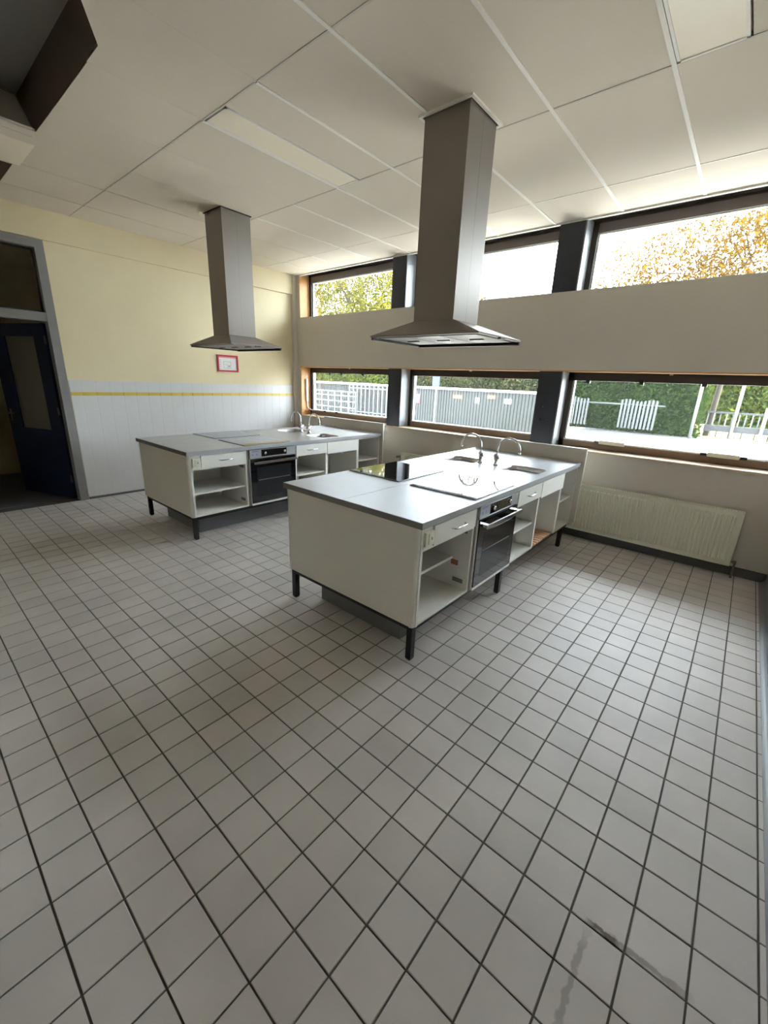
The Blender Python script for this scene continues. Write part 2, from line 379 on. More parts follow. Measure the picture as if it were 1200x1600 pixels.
# ------------------------------------------------------------------ ceiling
ce = B(-2.6, RX + 0.25, YB - .25, YO + 0.25, ZR, ZR + 0.12).build('ceiling', 'soffit'); struct(ce, 'suspended panel ceiling with white bars', 'ceiling')
XL = [5.51 + .62 * k for k in (2, 1, 0, -1, -2, -3, -4, -5, -6, -7, -8)]
XL = sorted([0.0] + [x for x in XL if 0.02 < x < RX] + [RX])
YL = [YB, 1.11 - 1.235 * 4, 1.11 - 1.235 * 3, 1.11 - 1.235 * 2, 1.11 - 1.235, 1.11, 2.33, 3.58, YW + 0.03]
CX, CY = 4.40, 2.10                                   # near hood chimney
panels = []; diag = []
yl = lambda x: 0.455 - 0.547 * (x - 3.22)
for x0, x1 in zip(XL, XL[1:]):
    for y0, y1 in zip(YL, YL[1:]):
        if y1 - y0 < 0.03: continue
        if abs(y0 - (1.11 - 1.235)) < 1e-6 and x0 < 3.0:            # row with the two roof recesses
            panels.append((x0, x1, 0.456, y1))
            a, b = max(x0, 1.10), min(x1, 1.90)
            if b - a > 0.03: panels.append((a, b, y0, 0.464))
        elif abs(y0 - (1.11 - 1.235)) < 1e-6 and x0 < 4.2:          # panels cut along the slanting edge of the first recess
            e = 0.004
            pts = [(x0 + e, 0.456 if x0 < 3.22 else yl(x0 + e))] + ([(3.22, 0.456)] if x0 < 3.22 else []) + [(x1 - e, yl(x1 - e)), (x1 - e, y1 - e), (x0 + e, y1 - e)]
            diag.append(pts)
        elif abs(y0 - 1.11) < 1e-6 and abs(x0 - 3.03) < 1e-3: panels.append((3.295, x1, y0, y1))
        elif abs(y0 - 1.11) < 1e-6 and abs(x0 - 5.51) < 1e-3: panels.append((5.815, x1, y0, y1))
        else: panels.append((x0, x1, y0, y1))
for pts in diag: MB().prism(pts, 'z', ZC, ZC + 0.018).build('ceiling_panel', 'panel', ce)
g = 0.004
for a, b, c, d in panels:
    # a panel is cut where the chimney of a hood passes through it
    pcs = [(a, b, c, d)]
    for hx, hy, hw in ((4.40, 2.10, 0.168), (1.595, 2.10, 0.162)):
        nx = []
        for (x0, x1, y0, y1) in pcs:
            ax0, ax1, ay0, ay1 = max(x0, hx - hw), min(x1, hx + hw), max(y0, hy - hw), min(y1, hy + hw)
            if ax1 - ax0 <= 0 or ay1 - ay0 <= 0: nx.append((x0, x1, y0, y1)); continue
            nx += [q for q in ((x0, x1, y0, ay0), (x0, x1, ay1, y1), (x0, ax0, ay0, ay1), (ax1, x1, ay0, ay1)) if q[1] - q[0] > 1e-4 and q[3] - q[2] > 1e-4]
        pcs = nx
    mb = MB()
    for (x0, x1, y0, y1) in pcs: mb.box(x0 + g * (x0 == a), x1 - g * (x1 == b), y0 + g * (y0 == c), y1 - g * (y1 == d), ZC, ZC + 0.018)
    mb.build('ceiling_panel', 'panel', ce)
for x in XL[1:-1]:
    for y0, y1 in zip(YL, YL[1:]):
        if y1 - y0 < .03: continue
        if x < 1.2 and y1 < 4: continue
        if abs(y0 - (1.11 - 1.235)) < 1e-6 and x < 4.2: y0 = 0.46 if x < 3.22 else yl(x) + .01
        yb = [(y0, y1)]
        if abs(x - 4.27) < .01 and y0 < 2 < y1: yb = [(y0, 1.90), (2.30, y1)]
        quiet = x < 2.5 and y1 < 2.4 or x < 4.2 and y1 < 1.2
        for a, b in yb: B(x - 0.011, x + 0.011, a, b, ZC - (0.0006 if quiet else 0.005), ZC + 0.004).build('ceiling_bar', 'panel' if quiet else 'gridbar', ce)
for y in YL[1:-1]:
    for x0, x1 in zip(XL, XL[1:]):
        if y == 1.11 - 1.235 and not (x0 > 4.2): continue
        B(x0 + 0.011, x1 - 0.011, y - 0.006, y + 0.006, ZC - 0.003, ZC + 0.004).build('ceiling_joint', 'gridline' if y < 3 else 'gridbar', ce)
o = B(NX0, RX, YW + 0.0, YW + 0.03, ZC - 0.014, ZC + .004).build('edge_angle', 'gridbar', ce)
o = B(NX0, RX, YW + 0.03, YO, ZC + 0.02, HU).build('head_board', 'darkframe', ce)
# roof recesses behind the front panels (slanting cheeks)
def cheek(e, s2):
    q = MB(); s_ = 0.33
    q.loft([[(e, -.125, ZC), (e, .45, ZC), (e - s_, .45, ZR), (e - s_, -.125, ZR)], [(e + s2, -.125, ZC), (e + s2, .45, ZC), (e - s_ + s2, .45, ZR), (e - s_ + s2, -.125, ZR)]], True, True, False)
    q.build('recess_cheek', 'panel', ce)
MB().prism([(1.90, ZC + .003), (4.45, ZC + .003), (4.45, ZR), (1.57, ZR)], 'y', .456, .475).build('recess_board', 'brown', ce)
B(1.57, 4.45, -.145, -.13, ZC + .02, ZR).build('recess_board', 'panel', ce); B(4.43, 4.45, -.13, .456, ZC + .02, ZR).build('recess_board', 'panel', ce)
cheek(1.90, -.012); cheek(1.10, .012)
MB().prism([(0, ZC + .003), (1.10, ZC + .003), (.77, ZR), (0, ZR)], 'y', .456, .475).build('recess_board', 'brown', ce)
B(0, 1.10, -.145, -.13, ZC + .02, ZR).build('recess_board', 'panel', ce)
o = B(1.13, 1.65, 0.12, 0.50, ZC - 0.003, ZC).build('ceiling_patch', 'diffuser', ce); o['label'] = 'cream patch panel'

# lamps (switched off)
def lamp(x0, x1, y0, y1, label):
    t = thing('ceiling_lamp', label, 'lamp', ((x0 + x1) / 2, (y0 + y1) / 2, ZC), group='recessed ceiling lamps')
    w = 0.014; f = MB()
    f.box(x0, x1, y0, y0 + w, ZC - .006, ZC + .05); f.box(x0, x1, y1 - w, y1, ZC - .006, ZC + .05)
    f.box(x0, x0 + w, y0, y1, ZC - .006, ZC + .05); f.box(x1 - w, x1, y0, y1, ZC - .006, ZC + .05)
    f.build('lamp_frame', 'gridbar', t)
    B(x0 + w, x1 - w, y0 + w, y1 - w, ZC - .003, ZC + .02).build('diffuser', 'diffuser', t)
    B(x0 + w, x1 - w, y0 + w, y1 - w, ZC + .02, ZC + .05).build('housing', 'whitep', t)
lamp(3.045, 3.29, 1.125, 2.322, 'long recessed lamp with cream diffuser, between the two hoods')
lamp(5.525, 5.81, 1.125, 2.322, 'recessed lamp with cream diffuser at the top right, right of the hoods')

# ------------------------------------------------------------------ windows
wn = 1
for row, (z0, z1) in (('lower', (SL, HL - .012)), ('upper', (SU, HU))):
    for bi, (a, b) in enumerate(BAYS):
        where = ('left', 'middle', 'right')[bi]
        t = thing(f'window_{wn}', f'{where} window of the {row} row', 'window', ((a + b) / 2, YG, z0), kind='structure'); wn += 1
        fy0, fy1 = YG, YG + 0.07
        fw = 0.055
        zt = z1 - (0.085 if row == 'lower' else 0.06); zb = z0 + (0.075 if row == 'lower' else 0.02)
        f = MB(); f.box(a, a + fw, fy0, fy1, z0, z1); f.box(b - 0.02, b, fy0, fy1, z0, z1); f.box(a, b, fy0, fy1, zt, z1); f.box(a, b, fy0, fy1, z0, zb)
        f.build('window_frame', 'darkframe', t)
        if row == 'upper':
            B(a + fw, b - .02, fy0 + .006, fy1, zt - 0.085, zt).build('blind_rail', 'taupe', t); zt -= 0.085
            s = MB(); w = .014
            s.box(a + fw, a + fw + w, fy0 + .03, fy1, zb, zt); s.box(a + fw, b - .02, fy0 + .03, fy1, zb, zb + w); s.box(a + fw, b - .02, fy0 + .03, fy1, zt - w * .6, zt)
            s.build('glazing_bead', 'whitep', t)
        else:
            B(a + fw, b - .02, fy0 - 0.014, fy0, z0 + .005, zb).build('sash_rail', 'bronze', t)
            s = MB(); w = .012
            s.box(a + fw, a + fw + w, fy0 + .02, fy1, zb, zt); s.box(a + fw, b - .02, fy0 + .01, fy1, zb, zb + w)
            s.build('glazing_bead', 'whitep', t)
            for xx in {0: (0.66, 0.94, 1.43), 1: (), 2: (4.79, 5.30, 5.82)}[bi]:
                B(xx - .02, xx + .02, fy0 - .012, fy0 + .03, zt - .025, zt + .02).build('hinge_block', 'blackm', t)
            B((a + b) / 2 - .015, (a + b) / 2 + .015, fy0 - .01, fy0, z1 - .012, z1 - .002).build('catch', 'whitep', t)
        B(a + fw, b - .02, YG + .045, YG + .051, zb, zt).build('pane', 'glass', t)
# opener rods on the lower windows
def opener(label, x0, x1, boxes, joints):
    t = thing('window_opener', label, 'opener', (x0, YG - .03, 1.05), group='window opener rods')
    MB().tube([(x0, YG - .028, 1.052), (x1, YG - .028, 1.052)], 0.007, 8).build('rod', 'whitep', t)
    for xx in joints: B(xx - .025, xx + .025, YG - .045, YG - .012, 1.04, 1.066, bev=.003).build('rod_clamp', 'blackm', t)
    for x2, x3 in boxes: B(x2, x3, YG - .05, YG - .01, 1.035, 1.075, bev=.004).build('drive_box', 'creamp', t)
    return t
t = opener('white opener rod with black clamps along the left lower window', 0.20, 2.08, [], [0.56, 0.86, 2.0])
opener('white opener rod with cream drive boxes along the right lower window', 4.64, 6.40, [(5.02, 5.27), (5.98, 6.22)], [5.0, 5.95, 6.25])
t = thing('cable_box', 'white cable box with bent cable on the orange timber reveal', 'box', (0.142, 4.30, 1.2))
B(0.142, 0.165, 4.285, 4.325, 1.20, 1.58, bev=.004).build('box_cover', 'whitep', t)
MB().tube([(.155, 4.305, 1.2), (.155, 4.31, 1.12), (.165, 4.33, 1.075), (.20, 4.36, 1.055), (.24, 4.372, 1.052)], 0.008, 8).build('cable', 'whitep', t)
t = thing(f'window_{wn}', 'small window added as fill light in the wall behind the camera', 'window', (4.75, YB - .05, 1.9), kind='structure')  # made-up window, added to give fill light from behind
f = MB(); f.box(4.5, 4.53, YB - .08, YB - .02, 1.9, 2.25); f.box(4.97, 5.0, YB - .08, YB - .02, 1.9, 2.25); f.box(4.53, 4.97, YB - .08, YB - .02, 1.9, 1.93); f.box(4.53, 4.97, YB - .08, YB - .02, 2.22, 2.25)
f.build('window_frame', 'darkframe', t); B(4.53, 4.97, YB - .053, YB - .047, 1.93, 2.22).build('pane', 'glass', t)

# ------------------------------------------------------------------ door and corridor
t = thing('door_1', 'grey door frame with glazed transom and open navy blue door', 'door', (-.05, .3, 0), kind='structure')
f = MB()
f.box(-.16, 0.018, DY1 - .085, DY1, 0, DZ); f.box(-.16, 0.018, DY0, DY0 + .085, 0, DZ); f.box(-.16, 0.018, DY0 + .085, DY1 - .085, DZ - .08, DZ); f.box(-.16, .012, DY0 + .085, DY1 - .085, 2.085, 2.175)
f.build('door_frame', 'greyframe', t)
f = MB()
f.box(-.08, -.06, DY1 - .105, DY1 - .085, 2.175, DZ - .08); f.box(-.08, -.06, DY0 + .085, DY0 + .105, 2.175, DZ - .08); f.box(-.08, -.06, DY0 + .105, DY1 - .105, DZ - .1, DZ - .08); f.box(-.08, -.06, DY0 + .105, DY1 - .105, 2.175, 2.195)
f.build('transom_bead', 'darkframe', t)
B(-.074, -.068, DY0 + .105, DY1 - .105, 2.195, DZ - .1).build('transom_pane', 'dglass', t)
leaf = MB(); W = 0.93
leaf.box(0.0, .19, -.02, .02, .01, 2.07); leaf.box(.70, W, -.02, .02, .01, 2.07); leaf.box(.19, .70, -.02, .02, .01, .86); leaf.box(.19, .70, -.02, .02, 1.93, 2.07)
BASE_T = BASE.pop(t.name)
leaf = leaf.build('door_leaf', 'blued', t); leaf.location = Vector((-.11, .735, 0)) - Vector(BASE_T); leaf.rotation_euler = (0, 0, math.atan2(-.37, -.93))
B(.19, .70, -.004, .004, .86, 1.93).build('door_pane', 'obscure', leaf)
h = MB()
for sgn in (-1, 1):
    h.tube([(.86, sgn * .02, 1.03), (.86, sgn * .065, 1.03), (.75, sgn * .065, 1.03)], .009, 8)
    h.box(.845, .875, sgn * .024 - .004, sgn * .024 + .004, .93, 1.08)
h.build('door_handle', 'chrome', leaf)
for zz in (.22, 1.05, 1.85): MB().tube([(0, .024, zz), (0, .024, zz + .09)], .009, 8).build('hinge', 'hinge', leaf)
BASE[t.name] = BASE_T
cw = MB()
cw.box(-2.4, -2.3, -2.0, 2.2, -.05, ZR); cw.box(-2.4, -.18, 2.1, 2.2, -.05, ZR); cw.box(-2.4, -.18, -2.0, -1.9, -.05, ZR)
o = cw.build('wall_corridor', 'cream'); struct(o, 'dim corridor wall seen through the open doorway', 'wall')
o = B(-2.4, -.15, -2.0, 2.2, -.12, -.002).build('floor_corridor', 'grey'); struct(o, 'dark corridor floor beyond the doorway', 'floor')
o = B(-2.4, -.18, -2.0, 2.2, 2.95, 3.0).build('ceiling_corridor', 'panel'); struct(o, 'corridor ceiling beyond the doorway', 'ceiling')

# ------------------------------------------------------------------ cooking islands
WX0, WX1, WY0, WY1, WZ = 3.824, 5.026, 1.076, 3.842, 0.893
XM = 4.415; ZB = 0.238; ZT = 0.856; XF = 4.998; XBK = 4.46
def worktop(side, off, who):
    x0, x1 = (WX0, XM - .0015) if side == 'far' else (XM + .0015, WX1)
    y0, y1 = WY0, WY1
    cx = 4.155 if side == 'far' else 4.775; cy = 2.965; hx, hy, r = .168, .165, .07
    nm = 'left' if side == 'far' else 'right'
    t = thing('worktop', f'{nm} stainless steel worktop half with sink bowl, on {who}', 'worktop', ((x0 + x1) / 2, (y0 + y1) / 2, ZT), off, group='stainless worktops')
    mb = MB(); z = WZ; bm = mb.bm
    inner = rrect(cx, cy, hx, hy, r, z)
    X = [x0, cx - hx - .03, cx + hx + .03, x1]; Y = [y0, cy - hy - .03, cy + hy + .03, y1]
    outer = []
    for (ix, iy, iz) in inner:
        dx, dy = ix - cx, iy - cy; k = min((hx + .03) / abs(dx) if abs(dx) > 1e-6 else 9e9, (hy + .03) / abs(dy) if abs(dy) > 1e-6 else 9e9)
        outer.append((cx + dx * k, cy + dy * k, z))
    lip = [(cx + (p[0] - cx) * .985, cy + (p[1] - cy) * .985, z - .004) for p in inner]
    mb.loft([outer, inner, lip], smooth=False)
    for i in range(3):
        for j in range(3):
            if i == 1 and j == 1: continue
            mb.face([(X[i], Y[j], z), (X[i + 1], Y[j], z), (X[i + 1], Y[j + 1], z), (X[i], Y[j + 1], z)])
    # rolled outer edges
    def edge(pa, pb): mb.face([pa, pb, (pb[0], pb[1], ZT), (pa[0], pa[1], ZT)])
    edge((x0, y0, z), (x1, y0, z)); edge((x1, y0, z), (x1, y1, z)); edge((x1, y1, z), (x0, y1, z)); edge((x0, y1, z), (x0, y0, z))
    o = mb.build('top_sheet', 'steel', t)
    B(x0 + .002, x1 - .002 , y0 + .002, y1 - .002, ZT - .002, ZT).build('underside_board', 'steeledge', t)
    e = MB(); 
    e.box(x0, x1, y0 - .0025, y0 - .0003, ZT - .001, WZ - .002)
    e.build('front_edge_strip', 'steeledge', t)
    xo = x1 if side == 'near' else x0
    lp = MB(); lp.tube([(xo + (-.004 if side == 'near' else .004), y0, WZ - .004), (xo + (-.004 if side == 'near' else .004), y1, WZ - .004)], .003, 6); lp.build('raised_edge', 'chrome', t)
    b = MB(); L = []
    for s_, d in ((.985, .004), (.96, .02), (.94, .12), (.88, .145), (.70, .152), (.12, .158)):
        L.append([(cx + (p[0] - cx) * s_, cy + (p[1] - cy) * s_, z - d) for p in inner])
    b.loft(L, False, True); b.build('sink_bowl', 'bowl', t)
    q = MB(); q.tube([(cx, cy, z - .158), (cx, cy, z - .154)], .03, 16); q.build('drain', 'chrome', t)
    return t

def hob(x0, x1, y0, y1, off, label):
    t = thing('hob', label, 'hob', ((x0 + x1) / 2, (y0 + y1) / 2, WZ), off, group='black glass hobs')
    B(x0, x1, y0, y1, WZ + .0015, WZ + .0075, bev=.0015).build('glass_plate', 'blackg', t)
    cx, cy = (x0 + x1) / 2, (y0 + y1) / 2
    for dx, dy, r in ((-.13, -.15, .09), (.11, -.15, .075), (-.13, .13, .105), (.11, .13, .085)):
        m = MB(); 
        a = [(cx + dx + r * math.cos(2 * PI * k / 28), cy + dy + r * math.sin(2 * PI * k / 28), WZ + .0077) for k in range(28)]
        b = [(cx + dx + (r - .003) * math.cos(2 * PI * k / 28), cy + dy + (r - .003) * math.sin(2 * PI * k / 28), WZ + .0077) for k in range(28)]
        m.loft([a, b]); m.build('cooking_zone', 'ovenwin', t)
    f = MB(); w = .003
    f.box(x0 - w, x0, y0 - w, y1 + w, WZ, WZ + .0065); f.box(x1, x1 + w, y0 - w, y1 + w, WZ, WZ + .0065); f.box(x0, x1, y0 - w, y0, WZ, WZ + .0065); f.box(x0, x1, y1, y1 + w, WZ, WZ + .0065)
    f.build('edge_trim', 'steeledge', t)
    return t

def tap(x, sgn, off, label):
    y = 2.955
    t = thing('tap', label, 'tap', (x, y, WZ), off, group='chrome mixer taps')
    MB().tube([(x, y, WZ), (x, y, WZ + .012), (x, y, WZ + .0125), (x, y, WZ + .05), (x, y, WZ + .06), (x, y, WZ + .085)], [.026, .026, .017, .017, .024, .022], 16).build('tap_body', 'chrome', t)
    for s2 in (-1, 1):
        hd = MB(); d = Vector((-.55 * s2 * 1.0, .83 * s2, .35)).normalized(); p = Vector((x, y, WZ + .062))
        hd.tube([p + d * .018, p + d * .03, p + d * .031, p + d * .052, p + d * .058], [.009, .009, .021, .023, .014], 12); hd.build('tap_handle', 'chrome', t)
    pts = [(x, y, WZ + .08), (x + .003 * sgn, y, WZ + .14)]
    R_ = .105; c = Vector((x + .005 * sgn + R_ * sgn, y, WZ + .155))
    for k in range(0, 13):
        a = PI - k * (PI * 1.02) / 12
        pts.append((c.x + sgn * R_ * math.cos(a), y, c.z + R_ * math.sin(a)))
    pts.append((pts[-1][0] - .002 * sgn, y, pts[-1][2] - .012))
    MB().tube(pts, .0085, 10).build('spout', 'chrome', t)
    e = Vector(pts[-1]); MB().tube([e + Vector((0, 0, .004)), e - Vector((0, 0, .012))], .0105, 10).build('spout_tip', 'chrome', t)
    return t

TH = 0.018
def carcass(t, y0, y1, bottom=True, shelf=None, shelf_x=None, back=True, top_z=ZT - .004):
    B(XBK, XF, y0, y0 + TH, ZB, top_z).build('side_panel', 'white', t); B(XBK, XF, y1 - TH, y1, ZB, top_z).build('side_panel', 'white', t)
    B(XBK - .006, XBK, y0, y1, ZB, top_z).build('back_panel', 'white', t)
    if bottom: B(XBK, XF, y0 + TH, y1 - TH, ZB, ZB + TH).build('bottom_panel', 'white', t)
    if shelf: B(XBK, shelf_x or XF - .02, y0 + TH + .001, y1 - TH - .001, shelf, shelf + TH).build('shelf', 'white', t)
    B(XF - .05, XF - .002, y0 + TH, y1 - TH, top_z - .02, top_z).build('top_rail', 'white', t)
def bar_handle(y0, y1, z, par):
    h = MB(); x = XF + .018
    h.tube([(x, y0, z), (x + .022, y0 + .006, z), (x + .026, y0 + .016, z), (x + .026, y1 - .016, z), (x + .022, y1 - .006, z), (x, y1, z)], .0048, 8)
    h.build('handle', 'chrome', par)

def island(off, who, near):
    L = lambda s: s + ' of ' + who
    # steel underframe
    t = thing('island_frame', f'black steel leg frame carrying {who}', 'frame', ((WX0 + WX1) / 2, 2.4, 0), off, group='island leg frames')
    lx = (3.86, 4.948); ly = (1.10, 2.265, 3.69)
    for xx in lx:
        for yy in ly:
            MB().loft([[(xx + .006, yy + .006, 0), (xx + .032, yy + .006, 0), (xx + .032, yy + .032, 0), (xx + .006, yy + .032, 0)],
                       [(xx, yy, .012), (xx + .038, yy, .012), (xx + .038, yy + .038, .012), (xx, yy + .038, .012)],
                       [(xx, yy, .205), (xx + .038, yy, .205), (xx + .038, yy + .038, .205), (xx, yy + .038, .205)]], True, True, False).build('leg', 'blackm', t)
    for xx in lx: B(xx, xx + .038, 1.10, 3.83, .205, ZB - .001).build('side_rail', 'blackm', t)
    for yy in ly: B(lx[0] + .038, lx[1], yy, yy + .038, .207, ZB - .002).build('cross_rail', 'blackm', t)
    # plinth
    o = B(4.04, 4.80, 1.235, 3.82, 0, .204).build('plinth', 'grey'); o.location = off
    tag(o, f'grey service plinth on the floor under {who}', 'plinth', 'island plinths')
    # end panel
    t = thing('end_panel', f'white end panel with rounded corners facing the camera, {who}', 'panel', (XM, 1.09, ZB), off, group='island end panels')
    B(3.868, 4.972, 1.088, 1.104, ZB, ZT - .004).build('panel_board', 'white', t)
    for cx_ in (3.868, 4.972):
        s_ = -1 if cx_ < 4 else 1
        pl = [(cx_, 1.104), (cx_, 1.083)] + [(cx_ + s_ * (.004 + .022 * math.sin(a)), 1.105 - .022 * math.cos(a)) for a in [PI / 2 * k / 6 for k in range(7)]] + [(cx_ + s_ * .026, 1.104 + .002)]
        MB().prism(pl, 'z', ZB, ZT - .004).build('corner_post', 'white', t)
    # cabinet with drawer, socket and open shelf
    t = thing('drawer_cabinet', L('white shelf cabinet with drawer and socket, front end'), 'cabinet', (4.7, 1.4, ZB), off, group='front end drawer cabinets')
    y0, y1 = 1.107, 1.712
    carcass(t, y0, y1, shelf=.455, shelf_x=4.87 if near else 4.97)
    B(XF - .012, XF + .004, y0, y0 + .02, ZB, ZT - .004).build('front_stile', 'white', t)
    B(XF - .012, XF + .006, y0 + .02, 1.212, .722, ZT - .004).build('socket_backing', 'white', t)
    B(XF - .012, XF + .004, y0 + .02, y1 - TH, .708, .722).build('drawer_rail', 'white', t)
    d = B(XF, XF + .018, 1.215, y1 - .022, .724, ZT - .012, bev=.002).build('drawer', 'white', t); bar_handle(1.40, 1.545, .785, d)
    s = B(XF + .006, XF + .022, 1.128, 1.207, .738, .822, bev=.004).build('socket', 'creamp', t)
    B(XF + .022, XF + .027, 1.150, 1.200, .750, .812, bev=.002).build('socket_plate', 'creamp', s)
    B(XF + .027, XF + .0285, 1.172, 1.180, .775, .79).build('socket_mark', 'hinge', s)
    for zz in (.295, .66): B(4.885, 4.965, y1 - TH - .005, y1 - TH, zz, zz + .03, bev=.002).build('hinge_plate', 'hinge', t)
    if near:
        o = B(4.862, 4.915, y1 - TH - .004, y1 - TH, .415, .452).build('tape_patch', 'brownbit', t); o['label'] = 'brown torn tape patch'
    # oven
    t = thing('oven', L('built-in oven with black glass door and steel control strip, middle'), 'oven', (4.7, 2.03, ZB), off, group='built-in ovens')
    y0, y1 = 1.742, 2.337
    B(XBK, XF - .002, y0, y1, ZB + .004, .842).build('oven_body', 'hinge', t)
    B(XF - .03, XF, 1.714, 1.740, ZB, ZT - .004).build('filler_strip', 'greyframe', t)
    c = B(XF - .002, XF + .018, y0, y1, .756, .846, bev=.002).build('control_panel', 'steel', t)
    d = B(XF + .0175, XF + .0205, 1.882, 2.212, .768, .840).build('display', 'blackg', c)
    for yy in (1.925, 2.178): MB().tube([(XF + .020, yy, .803), (XF + .034, yy, .803), (XF + .036, yy, .803)], [.016, .015, .010], 16).build('knob', 'chrome', c)
    B(XF + .0180, XF + .0186, 1.765, 1.845, .822, .838).build('label_strip', 'bluelabel', c)
    for yy in (1.775, 1.825): B(XF + .0180, XF + .0188, yy - .009, yy + .009, .785, .805).build('label_mark', 'bluelabel', c)
    d = B(XF - .002, XF + .022, y0 + .004, y1 - .004, .262, .748, bev=.002).build('oven_door', 'blackg', t)
    B(XF + .0215, XF + .0228, y0 + .075, y1 - .075, .325, .655).build('door_window', 'ovenwin', d)
    B(XF + .0225, XF + .0234, y0 + .09, y1 - .09, .512, .518).build('rack_line', 'hinge', d)
    h = MB(); xh = XF + .066
    h.box(xh - .008, xh + .008, y0 + .02, y1 - .02, .700, .726, bev=.004)
    for yy in (y0 + .03, y1 - .07): h.box(XF + .02, xh, yy, yy + .04, .704, .722)
    h.build('handle', 'chrome', d)
    B(XF - .01, XF + .02, y0, y1, ZB + .002, .260).build('bottom_trim', 'whitep', t)
    B(XF - .01, XF + .012, y1 - .003, y1, .26, .752).build('side_trim', 'whitep', t); B(XF - .01, XF + .012, y0, y0 + .003, .26, .752).build('side_trim', 'whitep', t)
    # drawer cabinet beside the oven
    t = thing('drawer_cabinet', L('narrow white open cabinet with drawer, right beside the oven'), 'cabinet', (4.7, 2.58, ZB), off, group='cabinets beside the ovens')
    y0, y1 = 2.345, 2.832
    carcass(t, y0, y1, shelf=.468)
    d = B(XF, XF + .018, y0 + .008, y1 - .005, .716, ZT - .012, bev=.002).build('drawer', 'white', t); bar_handle(2.51, 2.665, .782, d)
    B(XF - .004, XF + .003, y1 - TH, y1, ZB, .712).build('edge_strip', 'whitep', t); B(XF - .004, XF + .003, y0 + TH, y1 - TH, ZB, ZB + TH).build('edge_strip', 'whitep', t)
    # sink cabinet
    t = thing('sink_cabinet', L('white open sink cabinet with towel rail' + (' and wooden slatted bottom' if near else ' and plain bottom')), 'cabinet', (4.7, 3.1, ZB), off, group='sink cabinets')
    y0, y1 = 2.834, 3.392
    carcass(t, y0, y1, bottom=False)
    B(XF, XF + .018, y0 + .002, y1 - .003, .700, ZT - .012, bev=.002).build('blank_front', 'white', t)
    MB().tube([(XF - .01, y0 + .02, .685), (XF - .01, y1 - .06, .685)], .006, 8).build('towel_rail', 'chrome', t)
    if near:
        for k in range(9):
            yy = y0 + .025 + k * .057
            B(4.50, XF - .005, yy, yy + .038, ZB, ZB + .02, bev=.002).build('slat', 'slat', t)
    else:
        B(XBK, XF, y0 + TH, y1 - TH, ZB, ZB + TH).build('bottom_panel', 'white', t)
    # open end cabinet
    t = thing('open_cabinet', L('white open shelf cabinet at the window end'), 'cabinet', (4.7, 3.6, ZB), off, group='open end cabinets')
    y0, y1 = 3.394, 3.838
    carcass(t, y0, y1, shelf=.525)
    # upstand at the window end
    t = thing('upstand_panel', f'tall grey-white upstand panel at the window end, {who}', 'panel', (XM, 3.86, .25), off, group='island upstands')
    B(3.81, 5.046, 3.846, 3.866, .255, 1.026).build('upstand_board', 'greige', t)
    B(5.046, 5.052, 3.844, 3.868, .255, 1.03).build('edge_strip', 'whitep', t); B(3.81, 5.046, 3.844, 3.868, 1.026, 1.03).build('edge_strip', 'whitep', t)
    # worktops, hobs, taps
    worktop('near', off, who); worktop('far', off, who)
    hob(4.468, 4.988, 1.700, 2.285, off, f'black glass hob above the oven, on {who}')
    hob(3.838, 4.352, 1.715, 2.310, off, f'black glass hob on the left half, on {who}')
    tap(4.512, 1, off, f'chrome mixer tap bending right over the right sink, on {who}')
    tap(4.352, -1, off, f'chrome mixer tap bending left over the left sink, on {who}')
NEAR = 'the nearest island'; FAR = 'the far island'
island((0, 0, 0), NEAR, True)
island((-2.714, .024, 0), FAR, False)

